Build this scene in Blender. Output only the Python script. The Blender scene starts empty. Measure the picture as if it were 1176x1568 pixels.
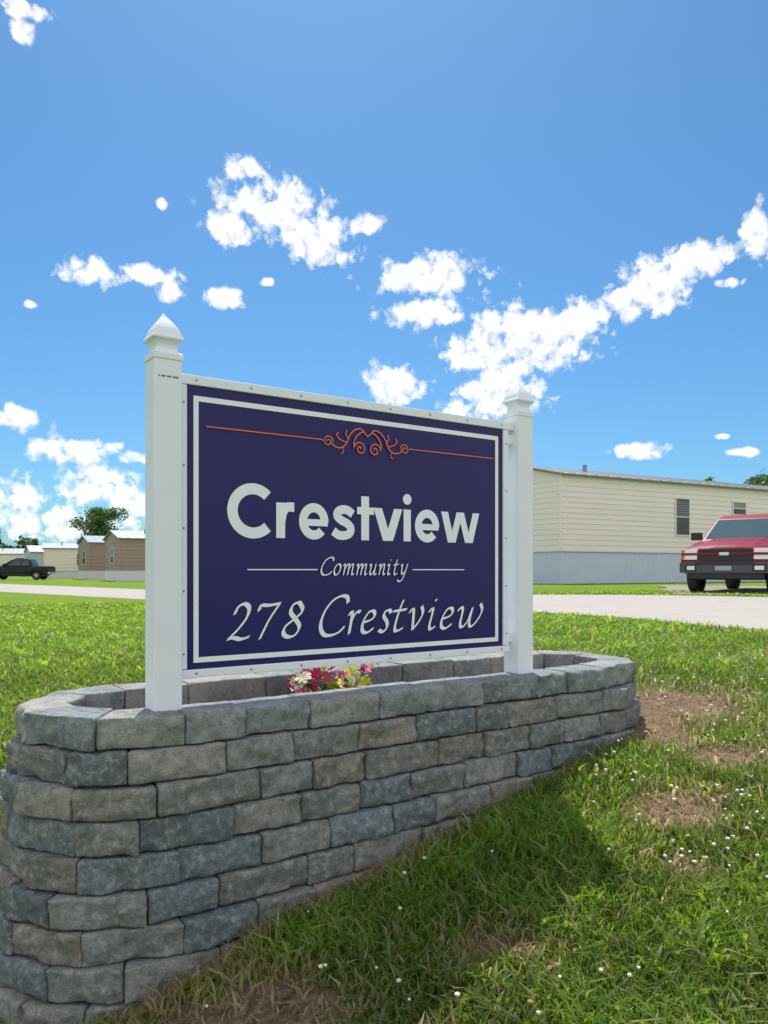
import bpy, bmesh, math, random
import numpy as np
from mathutils import Vector, Matrix, noise as mn
random.seed(7); rng=np.random.default_rng(7)
S=bpy.context.scene
S.view_settings.view_transform='Standard'; S.view_settings.look='None'
S.view_settings.exposure=0; S.view_settings.gamma=1
E=1.5
UX,UY=.82,.5724            # direction along the sign / planter
A=(-.756,2.36)             # planter frame origin
SG=(-.684,2.58)            # sign frame origin
ANG=math.atan2(UY,UX)

# ---------------------------------------------------------------- terrain
def sst(a,b,x):
    t=np.clip((np.asarray(x,float)-a)/(b-a),0,1); return t*t*(3-2*t)
def g(X,Y):
    X=np.asarray(X,float);Y=np.asarray(Y,float)
    F=-.82+.30*sst(-6,8,X)
    P=np.maximum(-1.5+.13*3*np.tanh(X/3)+.155*Y,-2.0)-.13*sst(.3,1.1,-X)*(1-sst(2.6,4.5,Y))
    k=.2
    h=np.clip(.5+.5*(F-P)/k,0,1)
    z=F*(1-h)+P*h-k*h*(1-h)
    z=z+.012*np.sin(X*2.1+.6*np.sin(Y*1.3))*np.cos(Y*1.7+X*.4)*(1-sst(9,14,np.hypot(X,Y)))
    return z+E
def gz(x,y): return float(g(x,y))
def vn(X,Y):
    return (np.sin(X*3.1+1.7*np.sin(Y*2.3+.5))+np.sin(Y*4.3+1.3*np.sin(X*3.7+2))+np.sin(X*7.9+Y*5.3+np.sin(Y*9))+np.sin(X*1.3-Y*1.9))/4
def plan_dist(X,Y,r=.4):
    dx=X-A[0];dy=Y-A[1]
    u=dx*UX+dy*UY; v=-dx*UY+dy*UX
    uc=np.clip(u,.12,2.28)
    return np.hypot(u-uc,v-.4)-r
PATCH=[(1.52,4.15,.32,.38,1.2),(1.35,3.75,.17,.25,1.0),(1.14,2.9,.17,.17,.85),(1.5,3.3,.22,.14,.7),(1.0,2.55,.12,.12,.6),(.3,2.25,.18,.10,.6),(-.32,2.05,.34,.20,.9),(2.0,3.6,.25,.16,.5),(2.6,5.2,.5,.2,.35),(.1,1.9,.2,.1,.5)]
def dry(X,Y):
    X=np.asarray(X,float);Y=np.asarray(Y,float)
    d=np.zeros_like(X)
    for (x,y,sx,sy,a) in PATCH:
        d=np.maximum(d,a*np.exp(-((X-x)/sx)**2-((Y-y)/sy)**2))
    w=plan_dist(X,Y)
    d=np.maximum(d,.8*(1-sst(.08,.22,w))*(1-.75*sst(-.5,.4,X)))
    d=d+.35*vn(X*2.2,Y*2.2)*(d>.08)
    d=d+.14*np.maximum(vn(X*1.1+3,Y*1.3),0)
    return np.clip(d,0,1)

# ---------------------------------------------------------------- node helpers
def mat(name):
    m=bpy.data.materials.new(name); m.use_nodes=True
    nt=m.node_tree
    return m,nt,nt.nodes['Principled BSDF'],nt.nodes['Material Output']
def simple(name,col,rough=.5,metal=0,var=.12,scale=8,bump=0,bscale=60,spec=None,coat=0):
    m,nt,p,o=mat(name)
    p.inputs['Roughness'].default_value=rough; p.inputs['Metallic'].default_value=metal
    if spec is not None: p.inputs['Specular IOR Level'].default_value=spec
    if coat: p.inputs['Coat Weight'].default_value=coat; p.inputs['Coat Roughness'].default_value=.05
    tc=nt.nodes.new('ShaderNodeTexCoord')
    n=nt.nodes.new('ShaderNodeTexNoise'); n.inputs['Scale'].default_value=scale; n.inputs['Detail'].default_value=4
    nt.links.new(tc.outputs['Object'],n.inputs['Vector'])
    r=nt.nodes.new('ShaderNodeMix'); r.data_type='RGBA'
    r.inputs[6].default_value=(*[c*(1-var) for c in col],1); r.inputs[7].default_value=(*[min(1,c*(1+var)) for c in col],1)
    nt.links.new(n.outputs['Fac'],r.inputs[0]); nt.links.new(r.outputs[2],p.inputs['Base Color'])
    if bump:
        b=nt.nodes.new('ShaderNodeBump'); b.inputs['Strength'].default_value=bump; b.inputs['Distance'].default_value=.01
        n2=nt.nodes.new('ShaderNodeTexNoise'); n2.inputs['Scale'].default_value=bscale; n2.inputs['Detail'].default_value=4
        nt.links.new(tc.outputs['Object'],n2.inputs['Vector']); nt.links.new(n2.outputs['Fac'],b.inputs['Height']); nt.links.new(b.outputs[0],p.inputs['Normal'])
    return m

def new_obj(name,verts,faces,mats=None,midx=None,smooth=False,parent=None):
    me=bpy.data.meshes.new(name); me.from_pydata([tuple(v) for v in verts],[],[tuple(f) for f in faces]); me.update()
    ob=bpy.data.objects.new(name,me); S.collection.objects.link(ob)
    if mats:
        for m in (mats if isinstance(mats,list) else [mats]): me.materials.append(m)
    if midx is not None: me.polygons.foreach_set('material_index',list(midx))
    if smooth: me.polygons.foreach_set('use_smooth',[True]*len(me.polygons))
    if parent: ob.parent=parent
    return ob
def empty(name,loc=(0,0,0),rz=0):
    e=bpy.data.objects.new(name,None); e.location=loc; e.rotation_euler=(0,0,rz); e.empty_display_size=.2
    S.collection.objects.link(e); return e
class MB:
    def __init__(s): s.v=[];s.f=[];s.m=[]
    def add(s,vs,fs,mi=0):
        o=len(s.v); s.v+= [tuple(x) for x in vs]; s.f+=[tuple(i+o for i in f) for f in fs]; s.m+=[mi]*len(fs)
    def box(s,x0,x1,y0,y1,z0,z1,mi=0):
        vs=[(x0,y0,z0),(x1,y0,z0),(x1,y1,z0),(x0,y1,z0),(x0,y0,z1),(x1,y0,z1),(x1,y1,z1),(x0,y1,z1)]
        s.add(vs,[(0,3,2,1),(4,5,6,7),(0,1,5,4),(1,2,6,5),(2,3,7,6),(3,0,4,7)],mi)
    def obj(s,name,mats,parent=None,smooth=False,bevel=0,auto=None):
        ob=new_obj(name,s.v,s.f,mats,s.m,smooth,parent)
        if bevel:
            b=ob.modifiers.new('b','BEVEL'); b.width=bevel; b.segments=2; b.limit_method='ANGLE'; b.angle_limit=math.radians(35)
        return ob

# ---------------------------------------------------------------- world
SUN=Vector((-.11,1.07,1.86)).normalized()
el=math.asin(SUN.z); az=math.atan2(SUN.x,SUN.y)
W=bpy.data.worlds.new("World"); S.world=W; W.use_nodes=True
nt=W.node_tree; nt.nodes.clear(); L=nt.links.new
def N(tree,t,**k):
    n=tree.nodes.new(t)
    for a,b in k.items(): setattr(n,a,b)
    return n
out=N(nt,'ShaderNodeOutputWorld')
sky=N(nt,'ShaderNodeTexSky'); sky.sky_type='NISHITA'; sky.sun_disc=False
sky.sun_elevation=el; sky.sun_rotation=az%(2*math.pi); sky.air_density=1.0; sky.dust_density=.8; sky.ozone_density=2.5
hs=N(nt,'ShaderNodeMix',data_type='RGBA',blend_type='MULTIPLY'); hs.inputs[0].default_value=1; L(sky.outputs[0],hs.inputs[6]); hs.inputs[7].default_value=(.47,.85,1.09,1)
bg=N(nt,'ShaderNodeBackground'); bg.inputs[1].default_value=.114; L(hs.outputs[2],bg.inputs[0])
tc=N(nt,'ShaderNodeTexCoord'); sp=N(nt,'ShaderNodeSeparateXYZ'); L(tc.outputs['Generated'],sp.inputs[0])
def M(tree,op,a,b=None,c=None,clamp=False):
    n=N(tree,'ShaderNodeMath',operation=op,use_clamp=clamp)
    for i,x in enumerate((a,b,c)):
        if x is None: continue
        if isinstance(x,(int,float)): n.inputs[i].default_value=x
        else: tree.links.new(x,n.inputs[i])
    return n.outputs[0]
azn=M(nt,'ARCTAN2',sp.outputs[0],sp.outputs[1]); eln=M(nt,'ARCSINE',sp.outputs[2])
cb=N(nt,'ShaderNodeCombineXYZ'); L(azn,cb.inputs[0]); L(eln,cb.inputs[1])
CL=[(375,258,34,22),(415,308,98,42),(350,350,42,32),(440,345,70,36),(490,372,62,42),(562,344,36,20),
(140,415,55,22),(225,422,52,17),(262,447,26,22),(345,457,34,21),(410,433,12,8),(47,467,14,8),(248,312,11,11),
(655,425,98,38),(650,480,72,28),(800,510,124,50),(735,535,66,50),(885,490,66,38),(770,572,64,26),(850,540,70,30),
(600,592,56,38),(765,602,78,44),(700,628,36,18),(1000,438,70,50),(1062,402,70,36),(965,462,50,28),
(1162,362,36,50),(1112,433,34,10),(985,689,46,14),(1142,692,32,9),(1110,668,15,6),
(30,642,54,22),(110,690,78,24),(205,700,32,12),(150,742,78,34),(25,770,56,48),(195,775,42,40),(90,805,98,30),
(30,12,54,18),(36,48,28,22),(-120,600,70,34),(1290,520,80,40),(1400,660,90,25)]
def ang(px,py):
    k=(px-588)/1180; b=(873-py)/1180
    a=math.atan(k); return a, math.atan(b*math.cos(a))
cg=bpy.data.node_groups.new('cloud_field','ShaderNodeTree')
cg.interface.new_socket('P',in_out='INPUT',socket_type='NodeSocketVector')
cg.interface.new_socket('F',in_out='OUTPUT',socket_type='NodeSocketFloat')
gi=cg.nodes.new('NodeGroupInput'); go=cg.nodes.new('NodeGroupOutput')
cur=None
for (x,y,rx,ry) in CL:
    rx*=1.08; ry*=1.1
    a,e=ang(x,y); a1,_=ang(x+rx,y); _,e1=ang(x,y-ry); sx=1/abs(a1-a); sy=1/abs(e1-e)
    v=N(cg,'ShaderNodeVectorMath',operation='MULTIPLY_ADD'); cg.links.new(gi.outputs[0],v.inputs[0])
    v.inputs[1].default_value=(sx,sy,0); v.inputs[2].default_value=(-a*sx,-e*sy,0)
    l=N(cg,'ShaderNodeVectorMath',operation='LENGTH'); cg.links.new(v.outputs[0],l.inputs[0])
    cur=l.outputs['Value'] if cur is None else M(cg,'SMOOTH_MIN',cur,l.outputs['Value'],.25)
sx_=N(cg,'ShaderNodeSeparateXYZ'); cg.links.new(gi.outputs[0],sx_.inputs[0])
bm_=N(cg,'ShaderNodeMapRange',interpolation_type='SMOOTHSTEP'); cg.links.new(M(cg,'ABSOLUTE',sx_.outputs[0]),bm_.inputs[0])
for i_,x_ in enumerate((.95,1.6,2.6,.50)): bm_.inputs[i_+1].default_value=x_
cur=M(cg,'MINIMUM',cur,bm_.outputs[0])  # unseen cloud cover added behind the camera to brighten shaded camera-facing sides
nz=N(cg,'ShaderNodeTexNoise',noise_dimensions='2D'); nz.inputs['Scale'].default_value=32; nz.inputs['Detail'].default_value=8; nz.inputs['Roughness'].default_value=.62
cg.links.new(gi.outputs[0],nz.inputs['Vector'])
wv=N(cg,'ShaderNodeVectorMath',operation='MULTIPLY_ADD'); cg.links.new(nz.outputs['Color'],wv.inputs[0]); wv.inputs[1].default_value=(.03,.03,0); cg.links.new(gi.outputs[0],wv.inputs[2])
vo=N(cg,'ShaderNodeTexVoronoi',voronoi_dimensions='2D'); vo.inputs['Scale'].default_value=50; vo.inputs['Detail'].default_value=2
cg.links.new(wv.outputs[0],vo.inputs['Vector'])
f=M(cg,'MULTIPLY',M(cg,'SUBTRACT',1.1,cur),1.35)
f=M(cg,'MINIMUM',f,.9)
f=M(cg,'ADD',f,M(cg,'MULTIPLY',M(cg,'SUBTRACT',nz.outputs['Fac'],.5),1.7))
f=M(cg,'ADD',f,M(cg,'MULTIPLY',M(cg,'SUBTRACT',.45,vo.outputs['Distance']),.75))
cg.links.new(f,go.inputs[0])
def cf(vec):
    n=N(nt,'ShaderNodeGroup'); n.node_tree=cg; L(vec,n.inputs[0]); return n.outputs[0]
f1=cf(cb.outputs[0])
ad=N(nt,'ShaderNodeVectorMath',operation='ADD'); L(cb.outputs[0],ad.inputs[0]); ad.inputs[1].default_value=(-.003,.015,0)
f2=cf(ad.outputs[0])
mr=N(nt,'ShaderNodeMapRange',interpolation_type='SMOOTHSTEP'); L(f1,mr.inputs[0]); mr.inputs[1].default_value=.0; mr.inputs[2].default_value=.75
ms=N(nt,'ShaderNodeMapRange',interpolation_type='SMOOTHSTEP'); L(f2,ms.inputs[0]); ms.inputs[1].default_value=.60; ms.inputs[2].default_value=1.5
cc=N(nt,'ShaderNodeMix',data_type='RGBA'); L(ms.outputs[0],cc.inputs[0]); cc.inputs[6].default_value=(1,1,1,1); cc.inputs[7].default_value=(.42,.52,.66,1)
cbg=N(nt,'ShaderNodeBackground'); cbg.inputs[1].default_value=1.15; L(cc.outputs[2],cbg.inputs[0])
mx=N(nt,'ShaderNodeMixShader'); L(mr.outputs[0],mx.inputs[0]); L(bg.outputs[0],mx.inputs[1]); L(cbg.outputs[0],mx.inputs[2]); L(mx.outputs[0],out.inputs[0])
sl=bpy.data.lights.new('sun','SUN'); sl.energy=5; sl.angle=math.radians(.5); sl.color=(1,.95,.86)
so=bpy.data.objects.new('sun',sl); S.collection.objects.link(so); so.rotation_euler=SUN.to_track_quat('Z','Y').to_euler()

# ---------------------------------------------------------------- camera
cam=bpy.data.cameras.new('camera'); co=bpy.data.objects.new('camera',cam); S.collection.objects.link(co)
co.location=(0,0,E); co.rotation_euler=(math.radians(90),0,0); cam.lens=27.09; cam.sensor_width=36; cam.shift_y=.0568
cam.clip_start=.05; cam.clip_end=6000; S.camera=co

# ---------------------------------------------------------------- ground
def axis(lo,hi,fine_lo,fine_hi,st):
    a=list(np.arange(fine_lo,fine_hi,st)); x=fine_hi; d=st
    while x<hi: a.append(x); d*=1.13; x+=d
    a.append(hi); x=fine_lo; d=st; b=[]
    while x>lo: d*=1.13; x-=d; b.append(max(x,lo))
    return np.array(sorted(set(b+a)))
xs=axis(-1800,1800,-3,5,.06); ys=axis(-600,3000,1,8,.06)
GX,GY=np.meshgrid(xs,ys); GZ=g(GX,GY)
nx,ny=len(xs),len(ys)
co_=np.stack([GX,GY,GZ],-1).reshape(-1,3)
idx=np.arange(nx*ny).reshape(ny,nx)
q=np.stack([idx[:-1,:-1],idx[:-1,1:],idx[1:,1:],idx[1:,:-1]],-1).reshape(-1,4)
def fast_mesh(name,co,quads=None,tris=None,mats=None,smooth=False):
    me=bpy.data.meshes.new(name); me.vertices.add(len(co)); me.vertices.foreach_set('co',co.astype(np.float32).ravel())
    li=[];ls=[];n=0
    if quads is not None: li.append(quads.ravel()); ls.append(np.arange(len(quads))*4); n=quads.size
    if tris is not None: li.append(tris.ravel()); ls.append(n+np.arange(len(tris))*3)
    li=np.concatenate(li);ls=np.concatenate(ls)
    me.loops.add(len(li)); me.loops.foreach_set('vertex_index',li.astype(np.int32))
    me.polygons.add(len(ls)); me.polygons.foreach_set('loop_start',ls.astype(np.int32))
    me.update(calc_edges=True)
    if smooth: me.polygons.foreach_set('use_smooth',np.ones(len(ls),bool))
    ob=bpy.data.objects.new(name,me); S.collection.objects.link(ob)
    if mats: me.materials.append(mats)
    return ob
def fattr(ob,name,arr):
    a=ob.data.attributes.new(name,'FLOAT','POINT'); a.data.foreach_set('value',np.asarray(arr,np.float32).ravel())
def cattr(ob,name,arr):
    a=ob.data.attributes.new(name,'FLOAT_COLOR','POINT'); a.data.foreach_set('color',np.asarray(arr,np.float32).ravel())
m,nt2,p,o=mat('lawn_soil'); p.inputs['Roughness'].default_value=.95; p.inputs['Specular IOR Level'].default_value=.1
tcn=N(nt2,'ShaderNodeTexCoord')
def noise(tree,vec,sc,det=4,ro=.6):
    n=N(tree,'ShaderNodeTexNoise'); n.inputs['Scale'].default_value=sc; n.inputs['Detail'].default_value=det; n.inputs['Roughness'].default_value=ro
    tree.links.new(vec,n.inputs['Vector']); return n.outputs['Fac']
def mixc(tree,fac,a,b):
    n=N(tree,'ShaderNodeMix',data_type='RGBA')
    if isinstance(fac,(int,float)): n.inputs[0].default_value=fac
    else: tree.links.new(fac,n.inputs[0])
    for i,x in ((6,a),(7,b)):
        if isinstance(x,tuple): n.inputs[i].default_value=(*x,1)
        else: tree.links.new(x,n.inputs[i])
    return n.outputs[2]
def mrange(tree,v,a,b,c=0,d=1):
    n=N(tree,'ShaderNodeMapRange'); tree.links.new(v,n.inputs[0])
    for i,x in enumerate((a,b,c,d)): n.inputs[i+1].default_value=x
    return n.outputs[0]
ob_=tcn.outputs['Object']
n1=noise(nt2,ob_,.35,4); n2=noise(nt2,ob_,3,5,.7); n3=noise(nt2,ob_,25,5,.75)
gr=mixc(nt2,mrange(nt2,n1,.35,.65),(.13,.25,.016),(.20,.30,.025))
gr=mixc(nt2,mrange(nt2,n2,.4,.75),gr,(.085,.18,.013))
gr=mixc(nt2,mrange(nt2,n3,.45,.75),gr,(.23,.29,.045))
dr=N(nt2,'ShaderNodeAttribute'); dr.attribute_name='dry'
soilc=mixc(nt2,mrange(nt2,n3,.3,.7),(.12,.075,.045),(.36,.26,.17))
col=mixc(nt2,mrange(nt2,dr.outputs['Fac'],.3,.6),gr,soilc)
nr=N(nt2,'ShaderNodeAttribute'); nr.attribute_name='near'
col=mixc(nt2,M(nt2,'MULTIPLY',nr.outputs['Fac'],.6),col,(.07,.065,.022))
nt2.links.new(col,p.inputs['Base Color'])
b=N(nt2,'ShaderNodeBump'); b.inputs['Strength'].default_value=.9; b.inputs['Distance'].default_value=.04
nt2.links.new(n3,b.inputs['Height']); nt2.links.new(b.outputs[0],p.inputs['Normal'])
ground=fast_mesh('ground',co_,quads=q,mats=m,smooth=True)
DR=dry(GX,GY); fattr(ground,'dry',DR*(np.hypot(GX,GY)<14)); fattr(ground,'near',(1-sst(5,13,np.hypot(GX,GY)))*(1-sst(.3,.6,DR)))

# ---------------------------------------------------------------- road
def pl(pts,n):
    P=np.array(pts,float); d=np.r_[0,np.cumsum(np.hypot(*np.diff(P,axis=0).T))]; t=np.linspace(0,d[-1],n)
    for _ in range(1): r=np.stack([np.interp(t,d,P[:,0]),np.interp(t,d,P[:,1])],-1)
    k=np.ones(9)/9
    rp=np.vstack([np.repeat(r[:1],4,0),r,np.repeat(r[-1:],4,0)])
    return np.stack([np.convolve(rp[:,i],k,'valid') for i in (0,1)],-1)
near=pl([(-75,88),(-40,54),(-14.3,28.8),(-6.7,21.4),(-1.5,16),(2.15,11.9),(3.6,7.6),(4.5,3),(5,-15)],260)
far=pl([(-68,94),(-36,60),(-12.3,35),(-4,26),(3.3,18.3),(7.2,15.2),(9.0,11),(10.2,5),(10.8,-15)],260)
K=12
rv=[];edge=[]
for i in range(260):
    for j in range(K+1):
        t=j/K; pnt=near[i]*(1-t)+far[i]*t; rv.append((pnt[0],pnt[1],gz(*pnt)+.03-(.05 if j in(0,K) else 0))); 
rf=[(i*(K+1)+j,(i+1)*(K+1)+j,(i+1)*(K+1)+j+1,i*(K+1)+j+1) for i in range(259) for j in range(K)]
mr_,nr_,pr,_=mat('worn_asphalt'); t_=N(nr_,'ShaderNodeTexCoord').outputs['Object']
a1=noise(nr_,t_,.6,4); a2=noise(nr_,t_,40,4,.7); a3=noise(nr_,t_,3,4)
c_=mixc(nr_,a1,(.33,.30,.27),(.42,.38,.34)); c_=mixc(nr_,mrange(nr_,a2,.45,.8),c_,(.50,.46,.42)); c_=mixc(nr_,mrange(nr_,a3,.55,.8,0,.5),c_,(.22,.20,.19))
nr_.links.new(c_,pr.inputs['Base Color']); pr.inputs['Roughness'].default_value=.9
bb=N(nr_,'ShaderNodeBump'); bb.inputs['Strength'].default_value=.4; bb.inputs['Distance'].default_value=.01; nr_.links.new(a2,bb.inputs['Height']); nr_.links.new(bb.outputs[0],pr.inputs['Normal'])
new_obj('road',rv,rf,mr_,smooth=True)
gm=simple('gravel_stones',(.27,.24,.2),.95,var=.35,scale=14,bump=.8,bscale=30)
dv=[];
for i in range(13):
    for j in range(13):
        a=i/12;bq=j/12; x=6.0+a*5.5+bq*3+.12*math.sin(i*2.1+j); y=16.1-a*1.6+bq*9+.15*math.sin(i*1.7); dv.append((x,y,gz(x,y)+.022))
new_obj('gravel_driveway',dv,[(i*13+j,(i+1)*13+j,(i+1)*13+j+1,i*13+j+1) for i in range(12) for j in range(12)],gm,smooth=True)

# ---------------------------------------------------------------- grass blades
def leafmat(name,attr='col',trans=.5,rough=.5):
    m=bpy.data.materials.new(name); m.use_nodes=True; t=m.node_tree; t.nodes.clear()
    o=N(t,'ShaderNodeOutputMaterial'); a=N(t,'ShaderNodeAttribute'); a.attribute_name=attr
    d=N(t,'ShaderNodeBsdfDiffuse'); tr=N(t,'ShaderNodeBsdfTranslucent'); gl=N(t,'ShaderNodeBsdfGlossy'); gl.inputs['Roughness'].default_value=rough
    hsv=N(t,'ShaderNodeHueSaturation'); hsv.inputs['Value'].default_value=1.6; hsv.inputs['Hue'].default_value=.485
    t.links.new(a.outputs['Color'],d.inputs[0]); t.links.new(a.outputs['Color'],hsv.inputs['Color']); t.links.new(hsv.outputs[0],tr.inputs[0])
    m1=N(t,'ShaderNodeMixShader'); m1.inputs[0].default_value=trans; t.links.new(d.outputs[0],m1.inputs[1]); t.links.new(tr.outputs[0],m1.inputs[2])
    m2=N(t,'ShaderNodeMixShader'); m2.inputs[0].default_value=.05; t.links.new(m1.outputs[0],m2.inputs[1]); t.links.new(gl.outputs[0],m2.inputs[2]); t.links.new(m2.outputs[0],o.inputs[0])
    return m
def inroad(X,Y):
    ordr=np.argsort(near[:,1]); ex=np.interp(Y,near[ordr,1],near[ordr,0]); ordf=np.argsort(far[:,1]); fx=np.interp(Y,far[ordf,1],far[ordf,0])
    return (X>ex+.03)&(X<fx-.05)
n=290000
r=1.15*np.exp(rng.random(n)*math.log(20/1.15)); ph=(rng.random(n)-.5)*1.7
X=r*np.sin(ph);Y=r*np.cos(ph)
d=dry(X,Y); pd=plan_dist(X,Y,.4+.013*6)
keep=(pd>.01)&(~inroad(X,Y))&(rng.random(n)>d*.85)
X,Y,r,d=X[keep],Y[keep],r[keep],d[keep]; n=len(X)
clump=.5+.5*vn(X*2.7+1,Y*2.7); sc=np.maximum(1,r/4.0)
cl2=np.clip(.5+.9*vn(X*1.2+4,Y*1.1+2),0,1)
H=(.024+.042*rng.random(n)**1.8+.042*clump*rng.random(n)+.025*cl2*rng.random(n))*(1-.5*d); H=H*np.minimum(1+.03*r,1.25)
H=H*(1-.25*sst(4,8,r))
wide=rng.random(n)<.18
Wd=(.0020+.0024*rng.random(n)+.0040*wide)*sc
th=rng.random(n)*2*math.pi; bd=rng.random(n)*2*math.pi; bl=H*(.25+.8*rng.random(n)+.5*wide)
Z=g(X,Y)-.004
dx,dy=np.cos(th)*Wd,np.sin(th)*Wd; bx,by=np.cos(bd)*bl,np.sin(bd)*bl
V=np.zeros((n,5,3))
V[:,0]=np.stack([X-dx,Y-dy,Z],-1);V[:,1]=np.stack([X+dx,Y+dy,Z],-1)
V[:,2]=np.stack([X+dx*.8+bx*.3,Y+dy*.8+by*.3,Z+H*.6],-1);V[:,3]=np.stack([X-dx*.8+bx*.3,Y-dy*.8+by*.3,Z+H*.6],-1)
V[:,4]=np.stack([X+bx,Y+by,Z+H*(1-.25*rng.random(n))],-1)
base=np.arange(n)*5
qd=base[:,None]+np.array([0,1,2,3]); tr=base[:,None]+np.array([3,2,4])
gc=leafmat('grass_leaf',trans=.58)
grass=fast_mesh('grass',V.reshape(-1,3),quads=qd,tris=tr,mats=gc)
t=rng.random(n)[:,None]; c0=np.array([.085,.205,.012]);c1=np.array([.23,.34,.030]);cd=np.array([.42,.34,.18])
C=c0*(1-t)+c1*t; C*=(.62+.75*clump[:,None]*(.6+.6*cl2[:,None]))
C*=(1+.30*sst(4,9,r))[:,None]
isd=(rng.random(n)<np.clip(d*1.2+.07,0,1))[:,None]; C=np.where(isd,cd*(.6+.6*t),C)
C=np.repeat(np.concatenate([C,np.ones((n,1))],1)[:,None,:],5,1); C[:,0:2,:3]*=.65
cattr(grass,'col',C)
# clover flowers
cv=MB(); ico=bmesh.new(); bmesh.ops.create_icosphere(ico,subdivisions=1,radius=1); iv=[v.co.copy() for v in ico.verts]; ifc=[[v.index for v in f.verts] for f in ico.faces]; ico.free()
cnt=0
while cnt<430:
    rr=1.5*math.exp(random.random()*math.log(6)); pp=random.uniform(-.1,.6) if random.random()<.9 else random.uniform(-.6,.6)
    x,y=rr*math.sin(pp),rr*math.cos(pp)
    if plan_dist(np.array(x),np.array(y))<.15 or inroad(np.array([x]),np.array([y]))[0]: continue
    if vn(np.array(x*1.3+5),np.array(y*1.1))<.0 and random.random()<.75: continue
    if x<.9 and y<3.2 and random.random()<.75: continue
    h=random.uniform(.04,.085); s=random.uniform(.004,.0085)
    cv.add([(x+v.x*s*random.uniform(.8,1.2),y+v.y*s*random.uniform(.8,1.2),gz(x,y)+h+v.z*s*random.uniform(.6,.95)) for v in iv],ifc); cv.box(x-.0008,x+.0008,y-.0008,y+.0008,gz(x,y),gz(x,y)+h,1); cnt+=1
cv.obj('clover_flowers',[simple('clover_white',(.74,.70,.60),.8,var=.25,scale=200),simple('clover_stem',(.08,.17,.03),.6)])

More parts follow.
